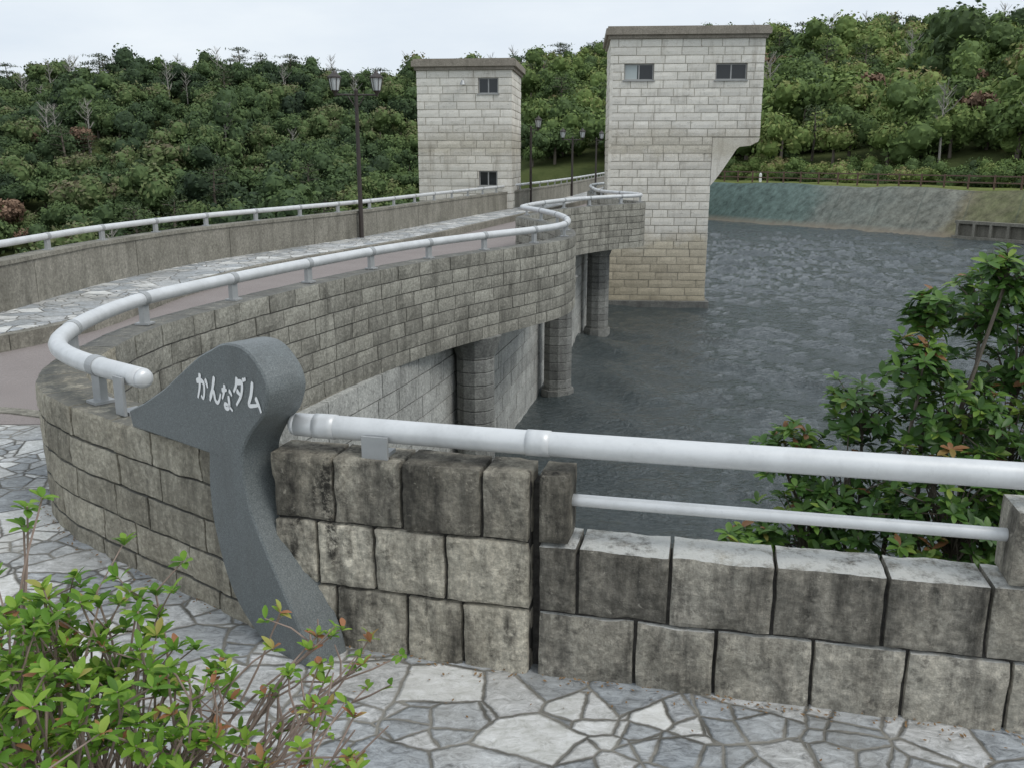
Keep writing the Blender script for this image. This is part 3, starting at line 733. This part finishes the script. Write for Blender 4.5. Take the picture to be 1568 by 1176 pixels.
tt=np.interp(q,[0,s1,s1+6,s1+10,s2-1.5,s2+.5,SP.L],[0,.05,.25,.55,.7,.95,1.])
strip('shore_embankment',[(-.6,-3.9),(0.3,-3.2),(1.4,-2.2),(2.6,-1.1),(3.6,-.25),(4.0,-.08)],M['bank'],tt)
strip('grass_terrace',[(3.95,-.1),(6,-.03),(9,-.02),(13,.1)],M['ground'],np.full(nq,.9))
p=empty('lattice_retaining_wall'); mb=MB(); s=s2+.6
while s<SP.L-1:
    x,y=SP.at(s,-.25); mb.box((float(x),float(y),-2.75),(.09,.16,.62),SP.yaw(s),random.random()); s+=1.15
for z_ in(-2.1,-3.1): sweep(mb,SP,s2+.4,SP.L-1,-.45 if z_>-3 else -.2,-.1 if z_>-3 else .15,z_-.1,z_+.1,1.)
sweep(mb,SP,s2+.4,SP.L-1,-.55,-.4,-3.2,-2.1,1.,.1)
mb.obj('beams',M['conc'],False,p)
p=empty('guard_fence'); mb=MB(); s=0
while s<SP.L: 
    x,y=SP.at(s,-4.9); mb.box((float(x),float(y),.4),(.05,.05,.5),SP.yaw(s)); s+=1.8
for z_ in(.35,.8): sweep(mb,SP,0,SP.L,-4.94,-4.86,z_-.045,z_+.045,1.5)
mb.obj('posts_and_rails',M['fence'],False,p)
mb=MB(); mb.box((21.9,82.6,.25),(.10,.10,.32)); mb.tube([(21.9,82.6,.57),(21.9,82.6,.72)],[.14,.04],8); mb.obj('white_marker_post',M['white'])
# ------------------------------------------------------------------ forest
def quads(C,N,size,rs,asp=1.):
    n=len(C); N=N/(np.linalg.norm(N,axis=1)[:,None]+1e-9)
    R=rs.normal(size=(n,3)); U=np.cross(N,R); U/=np.linalg.norm(U,axis=1)[:,None]+1e-9; W=np.cross(N,U)
    s=size*(.6+.8*rs.rand(n))[:,None]
    V=np.stack([C-U*s,C-W*s*.55*asp,C+U*s,C+W*s*.55*asp],1).reshape(-1,3)
    F=[(4*i,4*i+1,4*i+2,4*i+3) for i in range(n)]; return V,F
PC=bpy.data.collections.new('forest_tree_kinds')
def ico(c,r,rs):
    b=bmesh.new(); bmesh.ops.create_icosphere(b,subdivisions=2,radius=1)
    V=np.array([v.co[:] for v in b.verts]); F=[tuple(v.index for v in f.verts) for f in b.faces]; b.free()
    V=V*(1+.15*vnoise(V*2.3+rs.rand()*20))[:,None]; return V*r+c,F
def addwood(o,tb):
    me=o.data; me.materials.append(M['bark']); b=bmesh.new(); b.from_mesh(me); vs=[b.verts.new(v) for v in np.concatenate(tb.v)]
    for f in tb.f:
        q_=b.faces.new([vs[i] for i in f]); q_.material_index=1
    b.to_mesh(me); b.free()
def broad(name,seed,mat,R=2.6,H=3.,nl=9,nleaf=1150,sz=.21,flat=.42):
    rs=np.random.RandomState(seed); mb=MB()
    cs=[];rr=[]
    for i in range(nl):
        v=rs.normal(size=3); v/=np.linalg.norm(v); k_=rs.rand()**.4
        cs.append(np.array([v[0]*R*.70*k_,v[1]*R*.70*k_,H+v[2]*R*flat*k_])); rr.append(R*rs.uniform(.20,.50))
    for c,r in zip(cs,rr):
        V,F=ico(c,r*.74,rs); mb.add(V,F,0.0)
        n=int(nleaf*r*r/sum(q*q for q in rr)); d=rs.normal(size=(n,3)); d[:,2]=d[:,2]+.25; d/=np.linalg.norm(d,axis=1)[:,None]
        P=c+d*r*(.76+.55*rs.rand(n)**1.5)[:,None]*np.array([1,1,.9])
        keep=np.ones(n,bool)
        for c2,r2 in zip(cs,rr):
            if c2 is c: continue
            keep&=np.linalg.norm(P-c2,axis=1)>r2*.76
        P=P[keep]; V,F=quads(P,d[keep]+rs.normal(size=P.shape)*.6,sz,rs)
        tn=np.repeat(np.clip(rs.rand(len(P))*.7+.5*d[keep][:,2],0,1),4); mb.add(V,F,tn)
    o=mb.obj(name,mat,False,None,False)
    PC.objects.link(o); 
    tb=MB(); tb.tube([(0,0,-1.5),(.1,0,1.5),(0,.1,H)],[.2,.15,.08],6); addwood(o,tb)
def pine(name,seed):
    rs=np.random.RandomState(seed); mb=MB(); H=5.9
    for i in range(7):
        z=3.0+i*.44+rs.normal()*.15; L_=(1.15-abs(i-3)/7)*1.9*rs.uniform(.5,1.15); a=rs.rand()*6.28
        for q_ in range(3):
            aa=a+q_*2.1+rs.normal()*.5; L2=L_*rs.uniform(.45,1.15); tip=np.array([math.cos(aa)*L2,math.sin(aa)*L2,z+.15*L2])
            n=26; C=np.array([0,0,z])+ (tip-np.array([0,0,z]))*(.5+.55*rs.rand(n))[:,None]+rs.normal(size=(n,3))*np.array([.28,.28,.09])
            V,F=quads(C,rs.normal(size=(n,3))*.5+np.array([0,0,1]),.20,rs,.5); mb.add(V,F,np.repeat(rs.rand(n),4))
    n=40; V,F=quads(np.array([0,0,H-.1])+rs.normal(size=(n,3))*np.array([.55,.55,.18]),rs.normal(size=(n,3)),.2,rs,.6); mb.add(V,F,.6)
    o=mb.obj(name,M['pine'],False,None,False); PC.objects.link(o)
    tb=MB(); tb.tube([(0,0,-1.5),(.2,0,3),(0,.1,H)],[.2,.14,.03],6)
    for i in range(10): 
        a=i*2.4; tb.tube([(0,0,2.8+i*.3),(math.cos(a)*1.2,math.sin(a)*1.2,3.0+i*.3)],[.05,.015],4)
    addwood(o,tb)
def bare(name,seed):
    rs=np.random.RandomState(seed); tb=MB(); H=6.5
    tb.tube([(0,0,-1),(.1,0,3),(.2,.1,H)],[.13,.09,.02],6)
    for i in range(16):
        z=rs.uniform(2.5,6); a=rs.rand()*6.28; l=rs.uniform(.8,1.9)*(1.2-z/8); m=(math.cos(a)*l*.5,math.sin(a)*l*.5,z+l*.45); e=(math.cos(a)*l,math.sin(a)*l,z+l*1.1)
        tb.tube([(0.05,0,z),m,e],[.045,.03,.01],4)
        for j in range(3):
            a2=a+rs.normal()*.8; tb.tube([m,(m[0]+math.cos(a2)*.5,m[1]+math.sin(a2)*.5,m[2]+.6)],[.02,.008],3)
    o=tb.obj(name,M['dead'],False,None,False); PC.objects.link(o)
for i in range(6): broad('a_broadleaf_tree_%d'%i,40+i,M['hill'],R=2.5+.35*(i%3),H=2.7+.6*(i%2),nl=10+2*i%5+i,flat=.36+.14*(i%3))
broad('b_brown_tree',61,M['brown'],R=2.,H=3.2,nl=7)
pine('c_pine_tree_0',70); pine('c_pine_tree_1',71); bare('d_bare_tree',80)
rs=np.random.RandomState(5); P=[]
st=3.5
for X in np.arange(-200,215,st):
    for Y in np.arange(50,212,st):
        x=X+rs.uniform(-.48,.48)*st; y=Y+rs.uniform(-.48,.48)*st; a=x/y
        if abs(a)>.85: continue
        P.append((x,y))
P=np.array(P); a=P[:,0]/P[:,1]; lf=a<-.03
lo=np.where(lf,84,shore(a)+ (10+ 3*np.clip(a,0,1)))
P=P[P[:,1]>lo]; Z=hz(P[:,0],P[:,1]); n=len(P)
P3d=np.column_stack([P,Z-.5])
idx=rs.randint(0,6,n); u=rs.rand(n); a=P[:,0]/P[:,1]
idx[(u<.016)|((u<.045)&(a>.05))]=6; idx[(u>.05)&(u<.085)]=7; idx[(u>.085)&(u<.115)]=9
ridge=(P[:,1]>180)&(P[:,1]<202); idx[ridge&(rs.rand(n)<.16)]=8; idx[ridge&(rs.rand(n)<.06)]=9
scl=rs.uniform(.55,1.3,n)*np.where(rs.rand(n)<.14,1.28,1.); m7=idx>=7; scl[m7]=rs.uniform(.75,1.3,m7.sum())
P3d[:,2]+=np.where(m7,.6,0)
qs=np.arange(0,SP.L,.75); ex=[]
for s_ in qs:
    for w_ in(8.2,9.6,11.2,13.):
        if rs.rand()<.85:
            x,y=SP.at(s_+rs.uniform(-.4,.4),-(w_+rs.uniform(-.6,.6))); ex.append((float(x),float(y),-.75,rs.uniform(.28,.55)))
ex=np.array(ex); P3d=np.vstack([P3d,ex[:,:3]]); scl=np.concatenate([scl,ex[:,3]]); idx=np.concatenate([idx,rs.randint(0,6,len(ex))]); n=len(P3d)
me=bpy.data.meshes.new('distant_forest'); me.from_pydata(P3d.tolist(),[],[])
for nm,arr in(('scl',scl),('yaw',rs.rand(n)*6.28)):
    at=me.attributes.new(nm,'FLOAT','POINT'); at.data.foreach_set('value',arr.astype(np.float32))
at=me.attributes.new('kind','INT','POINT'); at.data.foreach_set('value',idx.astype(np.int32))
fo=bpy.data.objects.new('distant_forest',me); COL.objects.link(fo)
ng=bpy.data.node_groups.new('scatter_trees','GeometryNodeTree')
ng.interface.new_socket('Geometry',in_out='INPUT',socket_type='NodeSocketGeometry'); ng.interface.new_socket('Geometry',in_out='OUTPUT',socket_type='NodeSocketGeometry')
gi=ng.nodes.new('NodeGroupInput');go=ng.nodes.new('NodeGroupOutput'); ip=ng.nodes.new('GeometryNodeInstanceOnPoints'); ci=ng.nodes.new('GeometryNodeCollectionInfo')
ci.inputs['Collection'].default_value=PC; ci.inputs['Separate Children'].default_value=True; ci.inputs['Reset Children'].default_value=True
def na(name,dt):
    k=ng.nodes.new('GeometryNodeInputNamedAttribute'); k.data_type=dt; k.inputs['Name'].default_value=name; return k.outputs['Attribute']
m2p=ng.nodes.new('GeometryNodeMeshToPoints'); ng.links.new(gi.outputs[0],m2p.inputs[0]); ng.links.new(m2p.outputs[0],ip.inputs['Points'])
ng.links.new(ci.outputs[0],ip.inputs['Instance']); ip.inputs['Pick Instance'].default_value=True
ng.links.new(na('kind','INT'),ip.inputs['Instance Index'])
cx_=ng.nodes.new('ShaderNodeCombineXYZ'); ng.links.new(na('yaw','FLOAT'),cx_.inputs[2]); ng.links.new(cx_.outputs[0],ip.inputs['Rotation'])
ng.links.new(na('scl','FLOAT'),ip.inputs['Scale']); ng.links.new(ip.outputs[0],go.inputs[0])
md=fo.modifiers.new('scatter','NODES'); md.node_group=ng
# ------------------------------------------------------------------ near shrubs
def leaves(mb,B,Dr,Up,Ln,Wd,tint,rs,droop=.25):
    n=len(B); Dr=Dr/(np.linalg.norm(Dr,axis=1)[:,None]+1e-9); S=np.cross(Dr,Up); S/=np.linalg.norm(S,axis=1)[:,None]+1e-9; N=np.cross(S,Dr)
    V=[]
    for t_,w_ in((0,0.08),(.3,.8),(.65,1.),(.9,.5),(1.,.0)):
        c=B+Dr*(Ln*t_)[:,None]-N*(Ln*droop*t_*t_)[:,None]
        if w_==0: V.append(c); continue
        V.append(c-S*(Wd*w_)[:,None]+N*(Wd*w_*.3)[:,None]); V.append(c); V.append(c+S*(Wd*w_)[:,None]+N*(Wd*w_*.3)[:,None])
    V=np.stack(V,1).reshape(-1,3); m=13; F=[]
    base=[]
    for r in range(3):
        base+=[(3*r,3*r+1,3*r+4,3*r+3),(3*r+1,3*r+2,3*r+5,3*r+4)]
    base+=[(9,10,12),(10,11,12)]
    for i in range(n):
        F+= [tuple(m*i+q for q in f) for f in base]
    mb.add(V,F,np.repeat(tint,m))
def rosette(acc,p,ax,rs,k,Ln,Wd,spread=1.,tb=.4):
    ax=ax/np.linalg.norm(ax); r0=np.cross(ax,[.3,.5,.8]); r0/=np.linalg.norm(r0); r1=np.cross(ax,r0)
    for i in range(k):
        an=i*2.4+rs.rand(); lift=rs.uniform(.15,1.0)/spread
        d=r0*math.cos(an)+r1*math.sin(an)+ax*lift
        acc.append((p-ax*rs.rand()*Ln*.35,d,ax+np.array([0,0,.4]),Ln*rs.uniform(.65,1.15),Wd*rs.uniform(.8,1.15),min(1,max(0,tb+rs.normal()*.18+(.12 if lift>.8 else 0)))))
def flush(mb,acc,rs):
    B,Dr,U,L_,W_,T_=[np.array(q) for q in zip(*acc)]; leaves(mb,B,Dr,U,L_,W_,T_,rs)
rs=np.random.RandomState(17); p=empty('broadleaf_shrub'); acc=[]; tw=MB()
lobes=[(2.66,1.60,.13),(2.72,1.38,.24),(2.34,1.36,.12),(2.28,1.10,.2),(2.95,1.05,.3),(2.5,.78,.3),(2.12,.72,.22),(1.70,.44,.2),(2.0,.25,.33),(2.5,.3,.42),(2.95,.45,.4),(1.80,-.03,.3),(2.4,-.15,.4),(3.3,.85,.35),(3.2,.1,.5),(3.05,1.42,.2),(1.28,-.02,.12),(1.5,-.12,.16),(2.9,-.2,.4)]
root=np.array([2.45,5.3,-1.6])
for lx_,lz_,lr in lobes:
    ly=5.+rs.uniform(-.25,.35)
    c=np.array([lx_,ly,lz_]); mid=(root+c)/2+np.array([rs.normal()*.1,0,-.15]); bs=c-np.array([0,0,lr*.8])
    cc=catmull(np.array([root+rs.normal(size=3)*.08,mid,bs,c]),.12); tw.tube(cc,np.linspace(.026,.007,len(cc)),5)
    k_=int(22+lr*lr*620)
    for i in range(k_):
        v=rs.normal(size=3); v/=np.linalg.norm(v); pp=c+v*lr*np.array([1.1,1.1,1.05])*rs.uniform(.35,1.12)
        ax=v*.5+np.array([0,-.15,.8])+rs.normal(size=3)*.2
        if rs.rand()<.6: tw.tube([c+v*lr*.1-np.array([0,0,lr*.6]),(c+pp)/2-np.array([0,0,.03]),pp],[.006,.005,.003],4)
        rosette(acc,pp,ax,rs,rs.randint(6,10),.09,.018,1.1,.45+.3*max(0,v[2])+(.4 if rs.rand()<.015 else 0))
mb=MB(); flush(mb,acc,rs); mb.obj('leaves',M['shrub'],True,p); tw.obj('stems',M['bark'],False,p)
rs=np.random.RandomState(23); p=empty('azalea_shrub'); acc=[]; tw=MB()
def stem(a,b,r0,r1,bend=.08):
    a=np.array(a);b=np.array(b); m1=a+(b-a)*.4+rs.normal(size=3)*bend; m2=a+(b-a)*.75+rs.normal(size=3)*bend*.7
    c=catmull(np.array([a,m1,m2,b]),.05); tw.tube(c,np.linspace(r0,r1,len(c)),5); return c
for i in range(170):
    tx=rs.uniform(-1.62,-.80); ty=2.12+rs.uniform(-.45,.33); top=1.06-.22*abs(tx+1.2)-(.25 if tx>-.95 else 0)*rs.rand()-.12*abs(ty-2.15)
    tz=top-rs.rand()**1.6*.35
    c=stem((-1.2+rs.normal()*.12,2.1+rs.normal()*.1,.0),(tx,ty,tz),.007,.003,.05)
    for j in range(rs.randint(1,4)):
        q_=c[-1-int(rs.rand()*len(c)*.3)]; e=q_+np.array([rs.normal()*.06,rs.normal()*.06,rs.uniform(.02,.12)])
        tw.tube([q_,e],[.003,.002],4); rosette(acc,e,np.array([rs.normal()*.3,rs.normal()*.3,1.]),rs,rs.randint(6,10),.048,.0095,.7,.42+.25*rs.rand())
    rosette(acc,c[-1],np.array([rs.normal()*.3,rs.normal()*.3,1.]),rs,rs.randint(6,10),.05,.010,.7,.48)
for i in range(46):
    tx=rs.uniform(-.95,-.36); ty=2.2+rs.uniform(-.25,.3); tz=.98-.25*(tx+.95)-rs.rand()**1.3*.42
    c=stem((-1.05+rs.normal()*.12,2.1+rs.normal()*.1,.1+.2*rs.rand()),(tx,ty,tz),.007,.0025,.06)
    for j in range(rs.randint(2,4)):
        q_=c[-2-int(rs.rand()*len(c)*.5)]; e=q_+np.array([rs.normal()*.08+.03,rs.normal()*.06,rs.uniform(.02,.13)])
        tw.tube([q_,(q_+e)/2+rs.normal(size=3)*.008,e],[.0035,.003,.002],4)
        if rs.rand()<.55: rosette(acc,e,np.array([rs.normal()*.4,rs.normal()*.4,1.]),rs,rs.randint(2,6),.04,.009,.7,.55)
    rosette(acc,c[-1],np.array([rs.normal()*.3,rs.normal()*.3,1.]),rs,rs.randint(4,8),.042,.009,.6,.6+.3*rs.rand())
for (x_,y_,z_) in((-1.47,2.6,1.17),(-1.5,2.62,1.10),(-1.42,2.6,1.2)):
    c=stem((-1.6,2.3,.3),(x_,y_,z_),.006,.003,.04); rosette(acc,c[-1],np.array([.3,0,.8]),rs,7,.055,.012,.9,.55)
mb=MB(); flush(mb,acc,rs); mb.obj('leaves',M['azalea'],True,p); tw.obj('stems',M['twig'],False,p)
# fallen leaves and grit along the foot of the walls
rs=np.random.RandomState(31); mb=MB(); C=[]
for i in range(420):
    s_=rs.uniform(0,FW.L*.8); w_=.12+abs(rs.normal())*.05; x,y=FW.at(s_,w_); C.append((float(x),float(y),.006+rs.rand()*.01))
for i in range(200):
    s_=rs.uniform(.3,split); x,y=RP.at(s_,-.16-abs(rs.normal())*.05); C.append((float(x),float(y),.006+rs.rand()*.01))
for i in range(90): C.append((rs.uniform(-3,2.5),rs.uniform(2.6,3.6),.006+rs.rand()*.006))
C=np.array(C); V,F=quads(C,np.array([0,0,1.])+rs.normal(size=C.shape)*.25,.009,rs,.9); mb.add(V,F); mb.obj('fallen_leaves',M['dry'])
